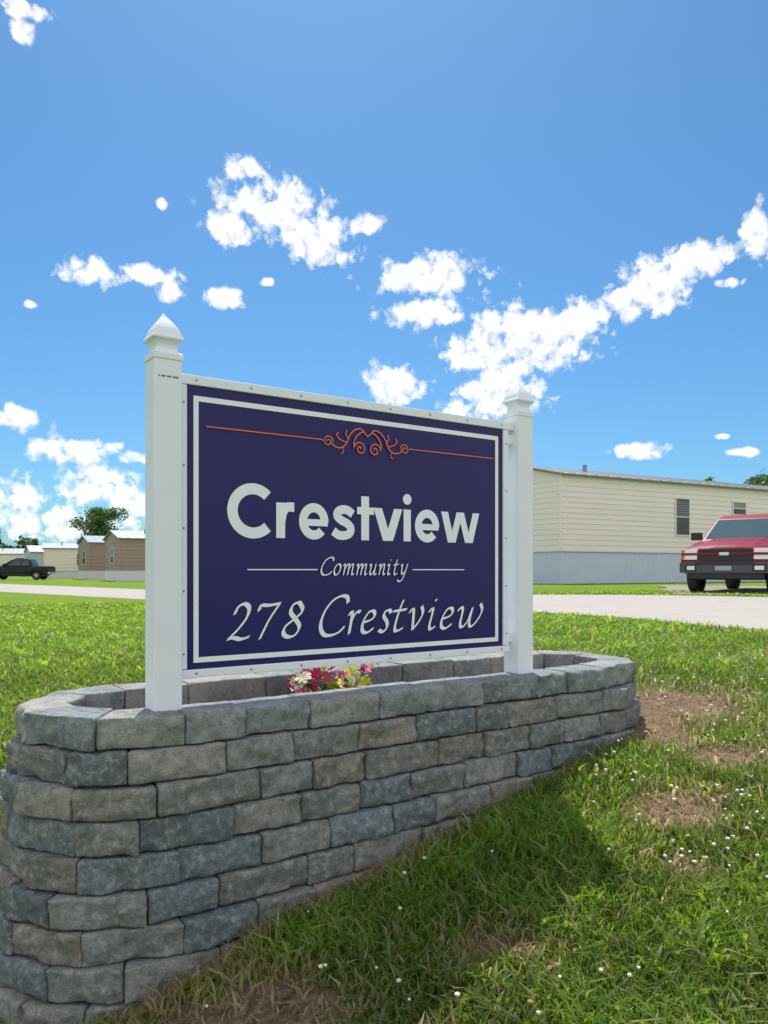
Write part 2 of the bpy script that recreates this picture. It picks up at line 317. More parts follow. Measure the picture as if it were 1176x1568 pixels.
# ---------------------------------------------------------------- planter wall
def stad(t,r):
    Ls=2.16; per=2*Ls+2*math.pi*r; t%=per
    if t<Ls: return (.12+t,.4-r),(0,-1)
    t-=Ls
    if t<math.pi*r:
        a=-math.pi/2+t/r; return (2.28+r*math.cos(a),.4+r*math.sin(a)),(math.cos(a),math.sin(a))
    t-=math.pi*r
    if t<Ls: return (2.28-t,.4+r),(0,1)
    t-=Ls; a=math.pi/2+t/r; return (.12+r*math.cos(a),.4+r*math.sin(a)),(math.cos(a),math.sin(a))
def toW(u,v): return (A[0]+u*UX-v*UY, A[1]+u*UY+v*UX)
BH=.1045; ztop=E-.454
bv=[];bf=[];bc=[]
def arr(n,e): return [0,e*.35,e]+[e+(1-2*e)*i/n for i in range(1,n)]+[1-e,1-e*.35,1]
for ci in range(12):
    r0=.4+.0125*ci; per=4.32+2*math.pi*r0; nb=int(round(per/.262)); st=per/nb
    joints=[(k+(.5 if ci%2 else 0)+random.uniform(-.20,.20)+.1*math.sin(ci*2.7))*st for k in range(nb)]
    joints.append(joints[0]+per)
    z1=ztop-ci*BH; dep=.17 if ci==0 else .18
    for k in range(nb):
        a,b_=joints[k]+.0018,joints[k+1]-.0018
        (pa,na),(pb,nb_)=stad(a,r0),stad(b_,r0)
        Lb=math.hypot(pb[0]-pa[0],pb[1]-pa[1]); 
        ia=(pa[0]-na[0]*dep,pa[1]-na[1]*dep); ib=(pb[0]-nb_[0]*dep,pb[1]-nb_[1]*dep)
        on=Vector(((pb[1]-pa[1])/Lb,-(pb[0]-pa[0])/Lb)); push=random.uniform(-.008,.010); tilt=random.uniform(-.009,.009); vt=random.uniform(-.006,.006)
        top=random.uniform(-.004,.003) if ci==0 else -.0015
        lz=random.uniform(-.0025,.0015)
        R=random.uniform(.006,.011); sd=random.uniform(0,100)
        gry=random.random()
        cA=Vector((.235,.25,.25)).lerp(Vector((.335,.32,.29)),gry)*random.uniform(.78,1.2)
        if random.random()<.3: cA=Vector((.185,.23,.26))*random.uniform(.8,1.2)
        if random.random()<.13: cA=Vector((.34,.29,.255))*random.uniform(.8,1.1)
        if ci==0: cA=Vector((.48,.45,.40)).lerp(Vector((.25,.30,.345)),random.random()**.8)*random.uniform(.9,1.1)
        def vert(pp,qq,ww):
            x,y,z=pp*Lb,qq*dep,ww*BH
            c=Vector((min(max(x,R),Lb-R),min(max(y,R),dep-R),min(max(z,R),BH-R))); dd=Vector((x,y,z))-c
            if dd.length>1e-6: dd=dd.normalized()*R
            c=c+dd; pp2,qq2,ww2=c.x/Lb,c.y/dep,c.z/BH
            ox=pa[0]*(1-pp2)+pb[0]*pp2; oy=pa[1]*(1-pp2)+pb[1]*pp2; jx=ia[0]*(1-pp2)+ib[0]*pp2; jy=ia[1]*(1-pp2)+ib[1]*pp2
            px=ox*(1-qq2)+jx*qq2; py=oy*(1-qq2)+jy*qq2
            P3=Vector((px*9+sd,py*9,(z1+ww2*BH)*9))
            dsp=(mn.fractal(P3*1.3,.6,2.1,4)*.015+mn.noise(P3*.5)*.007)
            em=min(x,Lb-x,z,BH-z); dsp-=max(0,1-em/.024)*(.002+.018*max(0,mn.noise(P3*1.8+Vector((5,5,5)))))
            wgt=(1-qq2)**2
            amt=(dsp+push+tilt*(pp2-.5)*2+vt*(ww2-.5)*2)*wgt
            iw=qq2**3*mn.noise(P3)*.008
            px+=on.x*(amt-iw); py+=on.y*(amt-iw)
            wx,wy=toW(px,py)
            return (wx,wy,z1-BH+.0012+ww2*(BH-.0030)+(top+lz)*ww2+mn.noise(P3*1.5)*.003)
        pu=arr(14,.035); pw=arr(7,.09); pq=arr(4,.05)
        def grid(fn,As,Bs,flip=False):
            o=len(bv); nA,nB=len(As),len(Bs)
            for a_ in As:
                for b2 in Bs: bv.append(fn(a_,b2)); bc.append((*cA,1))
            for i in range(nA-1):
                for j in range(nB-1):
                    f=(o+i*nB+j,o+(i+1)*nB+j,o+(i+1)*nB+j+1,o+i*nB+j+1); bf.append(f[::-1] if flip else f)
        grid(lambda s,t:vert(s,0,t),pu,pw)
        grid(lambda s,t:vert(s,t,1),pu,pq)
        if ci<3:
            grid(lambda s,t:vert(s,1,t),arr(5,.04),arr(3,.1),True)
        grid(lambda s,t:vert(0,s,t),pq[:5] if ci>2 else pq,pw,True); grid(lambda s,t:vert(1,s,t),pq[:5] if ci>2 else pq,pw)
m,nb2,p,o=mat('split_face_concrete_block'); t_=N(nb2,'ShaderNodeTexCoord').outputs['Object']
at=N(nb2,'ShaderNodeAttribute'); at.attribute_name='col'
k1=noise(nb2,t_,7,5,.65); k2=noise(nb2,t_,38,6,.75); k3=noise(nb2,t_,200,3,.7)
c=mixc(nb2,mrange(nb2,k1,.42,.62,0,.6),at.outputs['Color'],(.145,.18,.175))
c=mixc(nb2,mrange(nb2,k2,.5,.66,0,.8),c,(.50,.48,.44))
c=mixc(nb2,mrange(nb2,k2,.30,.45,.75,0),c,(.075,.08,.078))
c=mixc(nb2,mrange(nb2,k3,.50,.72,0,.6),c,(.085,.088,.088))
nb2.links.new(c,p.inputs['Base Color']); p.inputs['Roughness'].default_value=.92; p.inputs['Specular IOR Level'].default_value=.25
b1=N(nb2,'ShaderNodeBump'); b1.inputs['Strength'].default_value=1; b1.inputs['Distance'].default_value=.012; nb2.links.new(k2,b1.inputs['Height'])
b2=N(nb2,'ShaderNodeBump'); b2.inputs['Strength'].default_value=.8; b2.inputs['Distance'].default_value=.002; nb2.links.new(k3,b2.inputs['Height']); nb2.links.new(b1.outputs[0],b2.inputs['Normal']); nb2.links.new(b2.outputs[0],p.inputs['Normal'])
planter=empty('stone_planter')
wall=new_obj('block_courses',bv,bf,m,smooth=True,parent=planter); cattr(wall,'col',np.array(bc))
sv=[];sf=[];NN=48
for k in range(NN):
    pr_=4.32+2*math.pi*.30
    (pp,nn)=stad(k/NN*pr_,.30); sv.append((*toW(*pp),E-1.7))
for k in range(NN):
    (pp,nn)=stad(k/NN*pr_,.30); sv.append((*toW(*pp),ztop-.20))
sf=[(k,(k+1)%NN,NN+(k+1)%NN,NN+k) for k in range(NN)]
so_=simple('potting_mulch',(.09,.06,.04),.95,var=.5,scale=30,bump=1,bscale=50)
new_obj('core',sv,sf,so_,parent=planter)
su=np.linspace(-.15,2.55,110);sw=np.linspace(.1,.72,40); SU,SW=np.meshgrid(su,sw)
WX=A[0]+SU*UX-SW*UY;WY=A[1]+SU*UY+SW*UX
hz=np.array([mn.fractal(Vector((x*9,y*9,0)),.8,2,5)*.02 for x,y in zip(WX.ravel(),WY.ravel())]).reshape(WX.shape)
WZ=ztop-.155+hz
ii=np.arange(SU.size).reshape(SU.shape); qq=np.stack([ii[:-1,:-1],ii[:-1,1:],ii[1:,1:],ii[1:,:-1]],-1).reshape(-1,4)
soil=fast_mesh('soil',np.stack([WX,WY,WZ],-1).reshape(-1,3),quads=qq,mats=so_,smooth=True); soil.parent=planter

# ---------------------------------------------------------------- sign
sign=empty('community_sign',(SG[0],SG[1],E),ANG)
vin=simple('white_vinyl',(.87,.89,.95),.4,var=.04,scale=5,bump=.05,bscale=20,spec=.3)
navy=simple('navy_panel',(.018,.014,.125),.28,var=.08,scale=3,spec=.28)
wht=simple('white_lettering',(.94,.94,.98),.5,var=.02,spec=.2)
org=simple('copper_lettering',(.88,.20,.07),.5,var=.05,spec=.2)
scr=simple('screw_head',(.30,.30,.31),.4,metal=.6)
def post(x0,x1,par,nm):
    mb=MB(); cx=(x0+x1)/2; h=(x1-x0)/2
    mb.box(cx-h,cx+h,-h,h,-.64,.69,0); mb.obj(nm,[vin],par,bevel=.004)
    prof=[(.0,h+.003),(.020,h+.003),(.024,h*.92),(.030,h*.80),(.040,h*.73),(.050,h*.77),(.060,h*.90),(.067,h+.004),(.072,h+.005),(.082,h*1.0),(.094,h*.92),(.107,h*.79),(.120,h*.62),(.133,h*.43),(.146,h*.22),(.160,.002)]
    v=[];f=[]
    for (z,w) in prof:
        for (sx,sy) in ((-1,-1),(1,-1),(1,1),(-1,1)): v.append((cx+sx*w,sy*w,.688+z))
    for i in range(len(prof)-1):
        for j in range(4): f.append((i*4+j,i*4+(j+1)%4,(i+1)*4+(j+1)%4,(i+1)*4+j))
    f.append((0,3,2,1)); k=(len(prof)-1)*4; f.append((k,k+1,k+2,k+3))
    ob=new_obj(nm+'_gothic_cap',v,f,vin,parent=par); bm=ob.modifiers.new('b','BEVEL'); bm.width=.0015; bm.segments=2; bm.limit_method='ANGLE'; bm.angle_limit=math.radians(40)
post(-.102,-.008,sign,'left_post'); post(1.527,1.621,sign,'right_post')
mb=MB(); F0=-.022
mb.box(-.008,1.527,F0,.022,.622,.655); mb.box(-.008,1.50,F0,.022,-.362,-.334)
mb.box(-.008,.018,F0,.022,-.332,.620); mb.box(1.462,1.492,F0,.022,-.332,.620)
mb.obj('frame',[vin],sign,bevel=.003)
mb=MB(); mb.box(1.494,1.528,-.015,.015,.56,.60);mb.box(1.494,1.528,-.015,.015,-.32,-.28); mb.obj('brackets',[vin],sign,bevel=.002)
mb=MB(); mb.box(.016,1.464,-.014,.014,-.336,.624); mb.obj('panel',[navy],sign)
mb=MB()
for s in np.linspace(.05,1.45,8):
    for z in (.638,-.348): mb.add([(s+.0045*math.cos(a*math.pi/4),F0-.0015,z+.0045*math.sin(a*math.pi/4)) for a in range(8)],[tuple(range(8))])
for z in np.linspace(-.28,.56,5):
    for s in (.005,1.477): mb.add([(s+.004*math.cos(a*math.pi/4),F0-.0015,z+.004*math.sin(a*math.pi/4)) for a in range(8)],[tuple(range(8))])
mb.obj('screws',[scr],sign)
yb=[-.0152]
lett=MB(); orn=MB()
def addpoly(m_,pts,mi=0):
    m_.add([(x,yb[0],z) for x,z in pts],[tuple(range(len(pts)))],mi)
def quads(m_,Lp,Rp):
    n=len(Lp); m_.add([(x,yb[0],z) for x,z in Lp]+[(x,yb[0],z) for x,z in Rp],[(i,i+1,n+i+1,n+i) for i in range(n-1)])
def nxt(): yb[0]-=.00006
def ribbon(m_,pts,w):
    n=len(pts);Lp=[];Rp=[]
    for i in range(n):
        a=pts[max(i-1,0)];b=pts[min(i+1,n-1)]; dx,dz=b[0]-a[0],b[1]-a[1]; l=math.hypot(dx,dz) or 1
        nx_,nz_=-dz/l,dx/l; ww=w[i] if isinstance(w,list) else w
        Lp.append((pts[i][0]+nx_*ww/2,pts[i][1]+nz_*ww/2)); Rp.append((pts[i][0]-nx_*ww/2,pts[i][1]-nz_*ww/2))
    quads(m_,Lp,Rp); nxt()
def cr(pts,n=10):
    P=[pts[0]]+list(pts)+[pts[-1]]; o=[]
    for i in range(1,len(P)-2):
        for k in range(n):
            t=k/n; a,b,c,d=P[i-1],P[i],P[i+1],P[i+2]
            o.append(tuple(.5*((2*b[j])+(-a[j]+c[j])*t+(2*a[j]-5*b[j]+4*c[j]-d[j])*t*t+(-a[j]+3*b[j]-3*c[j]+d[j])*t**3) for j in (0,1)))
    o.append(P[-2]); return o
def rect(m_,x0,x1,z0,z1): addpoly(m_,[(x0,z0),(x1,z0),(x1,z1),(x0,z1)]); nxt()
bx0,bx1,bz0,bz1,bt=.042,1.436,-.312,.588,.018
rect(lett,bx0,bx1,bz1-bt,bz1);rect(lett,bx0,bx1,bz0,bz0+bt);rect(lett,bx0,bx0+bt,bz0+bt,bz1-bt);rect(lett,bx1-bt,bx1,bz0+bt,bz1-bt)
# bold Crestview
Z0=.116; xh=.13; st_=.036
def arc(cx,cz,rx,rz,a0,a1,n=40): return [(cx+rx*math.cos(math.radians(a0+(a1-a0)*i/n)),cz+rz*math.sin(math.radians(a0+(a1-a0)*i/n))) for i in range(n+1)]
ribbon(lett,arc(.163+.098,Z0+.093,.0785,.078,45,315),.039)
def bold_e(x0,x1):
    cx=(x0+x1)/2; rx=(x1-x0)/2-st_/2; rz=xh/2-.0145; cz=Z0+xh/2
    ribbon(lett,arc(cx,cz,rx,rz,-4,318),.034); rect(lett,cx-rx+.005,cx+rx+.014,cz-.017,cz+.008)
rect(lett,.351,.351+st_,Z0,Z0+xh-.002); ribbon(lett,cr([(.371,Z0+.062),(.379,Z0+.095),(.396,Z0+.112),(.424,Z0+.113)]),.034)
bold_e(.443,.570)
ribbon(lett,cr([(.677,Z0+.098),(.655,Z0+.112),(.628,Z0+.114),(.609,Z0+.103),(.608,Z0+.088),(.625,Z0+.074),(.652,Z0+.062),(.668,Z0+.045),(.663,Z0+.025),(.640,Z0+.016),(.612,Z0+.018),(.590,Z0+.032)]),.033)
rect(lett,.716,.716+st_,Z0,Z0+.170); rect(lett,.697,.775,Z0+xh-.030,Z0+xh-.002)
def diag(x0,z0_,x1,z1_,w): addpoly(lett,[(x0-w/2,z0_),(x1-w/2,z1_),(x1+w/2,z1_),(x0+w/2,z0_)][::-1]); nxt()
tz=Z0+xh-.002
diag(.793,tz,.839,Z0,.041); diag(.892,tz,.846,Z0,.041)
rect(lett,.919,.919+st_,Z0,tz); addpoly(lett,arc(.937,Z0+.169,.0215,.0215,0,345,23)); nxt()
bold_e(.975,1.103)
diag(1.131,tz,1.167,Z0,.037); diag(1.213,tz,1.174,Z0,.034); diag(1.220,tz,1.260,Z0,.034); diag(1.305,tz,1.268,Z0,.037)
GL={'C':[[(1.12,1.28),(1.02,1.52),(.72,1.56),(.35,1.35),(.08,.9),(.03,.4),(.25,.05),(.6,0),(.95,.12),(1.15,.33)]],
'r':[[(-.02,.82),(.1,.97),(.18,.86),(.17,0)],[(.18,.5),(.32,.82),(.5,.99),(.64,.93)]],
'e':[[(.08,.48),(.38,.55),(.6,.74),(.5,.97),(.26,.92),(.06,.5),(.1,.12),(.34,0),(.66,.2)]],
's':[[(.56,.86),(.4,1.0),(.17,.9),(.16,.7),(.38,.47),(.45,.22),(.26,0),(-.02,.1)]],
't':[[(.3,1.42),(.22,.9),(.19,.2),(.3,0),(.54,.13)],[(-.02,.93),(.25,.96),(.52,.99)]],
'v':[[(-.05,.82),(.1,1.0),(.2,.85),(.3,.03)],[(.3,.03),(.6,.4),(.76,.8),(.62,1.12)]],
'i':[[(0,.82),(.12,.99),(.19,.85),(.16,.2),(.26,0),(.45,.13)],[(.2,1.36),(.28,1.42)]],
'w':[[(-.05,.82),(.1,1),(.2,.82),(.2,.2),(.34,.02),(.55,.3),(.68,.95)],[(.68,.92),(.66,.25),(.8,.02),(1.08,.35),(1.22,.82),(1.06,1.15)]],
'o':[[(.38,1),(.12,.78),(.03,.35),(.22,0),(.52,.15),(.66,.6),(.52,.95),(.34,.98)]],
'm':[[(-.02,.82),(.1,.98),(.17,.85),(.17,0)],[(.17,.45),(.35,.85),(.52,1),(.6,.82),(.6,0)],[(.6,.45),(.78,.85),(.95,1),(1.03,.82),(1.02,.2),(1.1,0),(1.27,.13)]],
'n':[[(-.02,.82),(.1,.98),(.17,.85),(.17,0)],[(.17,.45),(.35,.85),(.52,1),(.6,.82),(.59,.2),(.67,0),(.84,.13)]],
'u':[[(-.02,.82),(.1,.98),(.17,.82),(.15,.2),(.28,0),(.48,.2),(.64,.6)],[(.66,1),(.63,.2),(.73,0),(.9,.13)]],
'y':[[(-.02,.82),(.1,.98),(.17,.82),(.18,.25),(.32,.03),(.52,.3)],[(.72,1.0),(.6,.2),(.38,-.45),(.1,-.66),(-.15,-.5)]],
'2':[[(.12,.98),(.2,1.22),(.46,1.36),(.72,1.2),(.7,.85),(.4,.42),(.0,.03)],[(.0,.04),(.25,.09),(.6,.02),(.95,.1)]],
'7':[[(.08,1.08),(.12,1.28),(.45,1.27),(.92,1.33)],[(.92,1.33),(.58,.7),(.34,0)]],
'8':[[(.72,1.12),(.52,1.35),(.27,1.24),(.24,.97),(.5,.7),(.74,.4),(.64,.1),(.36,0),(.1,.15),(.12,.42),(.45,.7),(.7,.93),(.74,1.12)]]}
SH=.22
def nib(m_,pts,w,wmin,ang_=38):
    c,s=math.cos(math.radians(ang_))*w/2,math.sin(math.radians(ang_))*w/2
    quads(m_,[(x-c,z-s) for x,z in pts],[(x+c,z+s) for x,z in pts]); nxt()
    ribbon(m_,pts,wmin)
def glyph(ch,x0,x1,z0,sz,w,wmin):
    st=[[(x+SH*z,z) for x,z in cr(s)] for s in GL[ch]]
    xs_=[x for s in st for x,z in s if x1 or z>-.05]; a,b=min(xs_),max(xs_)
    sx=(x1-x0-w*.7)/(b-a) if x1 else sz
    for s in st: nib(lett,[(x0+w*.35+(x-a)*sx,z0+z*sz) for x,z in s],w,wmin)
    return x0+(b-a)*sx+w*.7
zl=-.243
for ch,a,b_ in (('2',.158,.252),('7',.277,.372),('8',.372,.466)): glyph(ch,a,b_,zl,.0925,.019,.007)
glyph('C',.527,.662,zl-.002,.094,.019,.007)
for ch,a,b_ in (('r',.652,.716),('e',.712,.785),('s',.79,.863),('t',.862,.938),('v',.94,1.022),('i',1.04,1.096),('e',1.104,1.180),('w',1.195,1.345)): glyph(ch,a,b_,zl,.086,.018,.0066)
x=.533; zc=-.018
for ch in 'Community':
    x=glyph(ch,x,None,zc,.0420,.0084,.0040)+ (.0060 if ch!='C' else -.004)
rect(lett,.236,.519,.000,.004); rect(lett,.960,1.235,.000,.004)
lett.obj('lettering',[wht],sign)
def oc(pts,w=.0038): ribbon(orn,[(x,z) for x,z in pts],w)
zo=.487; cx=.742
oc([(.085,zo),(.525,zo)],.0042); oc([(.958,zo),(1.40,zo)],.0042)
def spiral(cx_,cz_,r0,r1,a0,a1,n=50): return [(cx_+(r0+(r1-r0)*i/n)*math.cos(math.radians(a0+(a1-a0)*i/n)),cz_+(r0+(r1-r0)*i/n)*math.sin(math.radians(a0+(a1-a0)*i/n))) for i in range(n+1)]
for sgn in (-1,1):
    def mp(pts): return [(cx+sgn*x,zo+z) for x,z in pts]
    oc(mp(spiral(.034,-.020,.004,.028,540,0)+cr([(.062,-.020),(.062,.008),(.048,.030),(.022,.046),(0,.030)])),.005)
    oc(mp(cr([(.012,.040),(.03,.056),(.06,.050),(.085,.024),(.10,-.008),(.125,-.024),(.155,-.018),(.165,-.004)])),.005)
    oc(mp(spiral(.178,-.004,.004,.022,-360,180)),.004)
    oc(mp(cr([(.200,-.004),(.205,0),(.217,0)])),.004)
    oc(mp(cr([(.10,.0),(.125,.008),(.14,.024),(.132,.034)])),.004); oc(mp(cr([(.085,.012),(.10,.03),(.095,.046)])),.004)
    oc(mp(cr([(.115,-.02),(.11,-.038),(.122,-.046)])),.003)
orn.obj('scroll_ornament',[org],sign)
tx=MB(); 
for i,w in enumerate([3,1,2,2,2,1,2,2,2,1,2,2,2,2]):
    if w>1: tx.box(-.088+i*.0048,-.088+i*.0048+.0034,-.0478,-.0474,.628,.634)
tx.obj('sticker',[simple('dark_ink',(.03,.03,.03),.5)],sign)

# ---------------------------------------------------------------- flowers in the planter
fl=empty('flower_bouquet')
fm=[simple('petal_'+n_,c,.6,var=.25,scale=60) for n_,c in (('magenta',(.75,.03,.15)),('rose',(.85,.14,.30)),('yellow',(.9,.78,.08)),('cream',(.95,.76,.55)),('lime',(.50,.66,.05)))]
gm2=simple('bouquet_leaf',(.07,.20,.03),.5,var=.3,scale=40)
fb=MB(); lb=MB()
def fpos(u,v,z): x,y=toW(u,v); return Vector((x,y,E+z))
for i in range(32):
    t=i/31; u=.71+.33*t+random.uniform(-.03,.03); v=.34+random.uniform(-.07,.07); z=-.462+random.uniform(-.045,.045)+.02*math.sin(t*3)
    mi=(random.choice([0,0,1,3]) if t<.42 else random.choice([4,2,1,2,3]))
    c=fpos(u,v,z); nrm=Vector((random.uniform(-.6,.6),random.uniform(-1,.1),random.uniform(.2,1))).normalized(); q_=nrm.to_track_quat('Z','Y').to_matrix()
    R_=random.uniform(.02,.036)
    for ring,(np_,rr,cup) in enumerate(((7,1,.25),(6,.7,.6),(4,.4,.9))):
        for k in range(np_):
            a=2*math.pi*(k+.5*ring)/np_; 
            pts=[(0,0,0),(rr*.5,-.30*rr,cup*.3*rr),(rr*.95,-.25*rr,cup*.8*rr),(rr*1.1,0,cup*.85*rr),(rr*.95,.25*rr,cup*.8*rr),(rr*.5,.30*rr,cup*.3*rr)]
            vs=[c+q_@(Matrix.Rotation(a,3,'Z')@Vector(pp)*R_) for pp in pts]
            fb.add(vs,[(0,1,2,3),(0,3,4,5)],mi)
    for k in range(3):
        d_=Vector((random.uniform(-1,1),random.uniform(-1,1),random.uniform(-.3,.8))).normalized()*random.uniform(.04,.065); sd_=d_.cross(Vector((0,0,1))).normalized()*.012
        b0=c-Vector((0,0,.015)); lb.add([b0,b0+d_*.5+sd_,b0+d_,b0+d_*.5-sd_],[(0,1,2,3)])
    g0=fpos(.9+(u-.9)*.3,.34,-.64); sd_=Vector((.0015,0,0)); lb.add([g0-sd_,g0+sd_,c+sd_,c-sd_],[(0,1,2,3)])
for i in range(7):
    c=fpos(1.04+.022*i,.34+random.uniform(-.02,.02),-.43+.010*i+random.uniform(-.008,.008))
    for k in range(6):
        a=k*math.pi/3; lb.add([c,c+Vector((math.cos(a)*.008,-.004,math.sin(a)*.008)),c+Vector((math.cos(a+.5)*.014,-.004,math.sin(a+.5)*.014)),c+Vector((math.cos(a+1)*.008,0,math.sin(a+1)*.008))],[(0,1,2,3)],1)
fb.obj('blossoms',fm,fl); lb.obj('leaves',[gm2,fm[3]],fl)

# ---------------------------------------------------------------- mobile homes
glass=simple('window_glass',(.03,.035,.04),.08,var=.3,scale=1)
trim=simple('white_trim',(.72,.72,.70),.5,var=.05)
roofm=simple('roof_metal',(.42,.43,.44),.45,var=.12,scale=2)
fasc=simple('dark_fascia',(.22,.23,.25),.5,var=.1)
def home(loc,rz,Ln,Wd_,zsk,zev,rise,side,skirt,wins,end_wins,lap=.2,skw=.02,roofmat=None,endc=None):
    h=empty('mobile_home',(loc[0],loc[1],gz(*loc)-.03),rz)
    sm=simple('siding',side,.6,var=.06,scale=1.5); sk=simple('skirting_panel',skirt,.55,var=.06,scale=1.5)
    mb=MB(); rings=[]; nl=int(round((zev-zsk)/lap)); hh=(zev-zsk)/nl
    for i in range(nl): rings+=[(.024,zsk+i*hh),(.002,zsk+(i+1)*hh-.002)]
    vs=[]
    for o_,z in rings: vs+=[(-o_,-o_,z),(Ln+o_,-o_,z),(Ln+o_,Wd_+o_,z),(-o_,Wd_+o_,z)]
    fs=[(i*4+j,i*4+(j+1)%4,(i+1)*4+(j+1)%4,(i+1)*4+j) for i in range(len(rings)-1) for j in range(4)]
    mb.add(vs,fs)
    for x in (-.004,Ln+.004): mb.add([(x,0,zev-.003),(x,Wd_,zev-.003),(x,Wd_/2,zev+rise)],[(0,1,2)] if x>0 else [(0,2,1)])
    mb.obj('siding_walls',[sm],h)
    per=[]; s_=.16
    def seg(ax,ay,bx,by,nx_,ny_):
        l=math.hypot(bx-ax,by-ay); k=int(l/s_)
        for i in range(k): 
            for t,o_ in ((i/k,0),((i+.12)/k,.0),((i+.2)/k,-.014),((i+.8)/k,-.014),((i+.88)/k,0)): per.append((ax+(bx-ax)*t+nx_*(o_-.02),ay+(by-ay)*t+ny_*(o_-.02)))
    seg(0,0,Ln,0,0,-1);seg(Ln,0,Ln,Wd_,1,0);seg(Ln,Wd_,0,Wd_,0,1);seg(0,Wd_,0,0,-1,0)
    n_=len(per); mb=MB(); mb.add([(x,y,-.2) for x,y in per]+[(x,y,zsk) for x,y in per],[(i,(i+1)%n_,n_+(i+1)%n_,n_+i) for i in range(n_)]); mb.obj('skirting',[sk],h)
    mb=MB(); 
    for (x,y) in ((0,0),(Ln,0),(0,Wd_),(Ln,Wd_)): mb.box(x-.05,x+.05,y-.05,y+.05,zsk-.02,zev)
    mb.box(-.04,Ln+.04,-.035,-.026,zsk-.05,zsk+.03); mb.box(-.035,-.026,-.02,Wd_+.02,zsk-.05,zsk+.03)
    mb.obj('corner_trim',[sm],h)
    ov=.18; rm=roofmat or roofm; mb=MB(); th_=.07
    ze=zev-.02
    v=[]
    for x in (-ov,Ln+ov):
        v+=[(x,-ov,ze),(x,Wd_/2,ze+rise+.05),(x,Wd_+ov,ze),(x,-ov,ze+th_),(x,Wd_/2,ze+rise+.05+th_),(x,Wd_+ov,ze+th_)]
    mb.add(v,[(3,9,10,4),(4,10,11,5)],0); mb.add(v,[(0,3,4,1),(1,4,5,2),(6,7,10,9),(7,8,11,10),(0,6,9,3),(2,5,11,8),(0,1,7,6),(1,2,8,7)],1)
    k=int(Ln/.6)
    for i in range(k+1):
        x=i*Ln/k
        mb.add([(x-.015,-ov,ze+th_+.002),(x+.015,-ov,ze+th_+.002),(x+.015,Wd_/2,ze+th_+rise+.052),(x-.015,Wd_/2,ze+th_+rise+.052),(x-.015,-ov,ze+th_+.025),(x+.015,-ov,ze+th_+.025),(x+.015,Wd_/2,ze+th_+rise+.075),(x-.015,Wd_/2,ze+th_+rise+.075)],[(4,5,6,7),(0,1,5,4),(1,2,6,5),(3,0,4,7)],0)
    mb.box(Ln*.12,Ln*.12+.12,Wd_*.3,Wd_*.3+.12,ze+rise*.5,ze+rise+.22,1)
    mb.obj('roof',[rm,fasc],h)
    mb=MB()
    def win(x0,x1,z0,z1,end=False):
        T=(lambda a,b,c0,c1,z0_,z1_,mi:mb.box(a,b,c0,c1,z0_,z1_,mi)) if not end else (lambda a,b,c0,c1,z0_,z1_,mi:mb.box(c0,c1,a,b,z0_,z1_,mi))
        T(x0,x1,-.045,-.02,z0,z1,1); f_=.05
        T(x0-f_,x0,-.065,-.02,z0-f_,z1+f_,0);T(x1,x1+f_,-.065,-.02,z0-f_,z1+f_,0);T(x0,x1,-.065,-.02,z1,z1+f_,0);T(x0,x1,-.065,-.02,z0-f_,z0,0)
        T(x0,x1,-.055,-.045,(z0+z1)/2-.02,(z0+z1)/2+.02,0)
        for i in range(9): T(x0+.02,x1-.02,-.0475,-.0455,z0+(z1-z0)*(.52+.05*i),z0+(z1-z0)*(.52+.05*i)+.02,2)
    for w_ in wins: win(*w_)
    for w_ in end_wins: win(*w_,end=True)
    mb.obj('windows',[trim,glass,simple('blinds',(.35,.34,.32),.6)],h)
    return h
home((6.75,29.5),math.atan2(.488,.873),21,4.4,1.33,4.22,.50,(.86,.74,.74),(.58,.62,.78),[(6.4,7.2,2.06,3.58),(10.1,10.95,3.06,3.58),(14.5,15.3,2.06,3.58)],[])
r33=math.radians(33)
home((-19.2,56),r33,18,4.4,.9,3.15,.6,(.34,.24,.21),(.74,.72,.78),[(2.5,3.3,1.5,2.6),(7,8,1.5,2.6)],[(1.6,2.6,1.4,2.5)],lap=.3)
home((-25.2,66),r33,16,4.4,.9,3.2,.6,(.34,.23,.19),(.74,.72,.76),[(2.5,3.3,1.5,2.6),(8,9,1.5,2.6)],[(1.6,2.6,1.4,2.5)],lap=.3,roofmat=simple('blue_roof',(.25,.35,.45),.4))
home((-33.5,76),math.radians(24),13,4.4,.8,3.0,.5,(.78,.68,.62),(.70,.70,.70),[(3,4,1.4,2.5),(8,9,1.4,2.5)],[],lap=.3)
home((-44,96),r33,14,4.6,.8,3.1,.8,(.42,.48,.56),(.6,.6,.6),[(3,4,1.4,2.5)],[(1.6,2.6,1.4,2.5)],lap=.3)
home((-52,102),math.radians(15),9,4.6,.8,3.0,.7,(.72,.68,.64),(.6,.6,.6),[(3,4,1.4,2.5)],[],lap=.3)

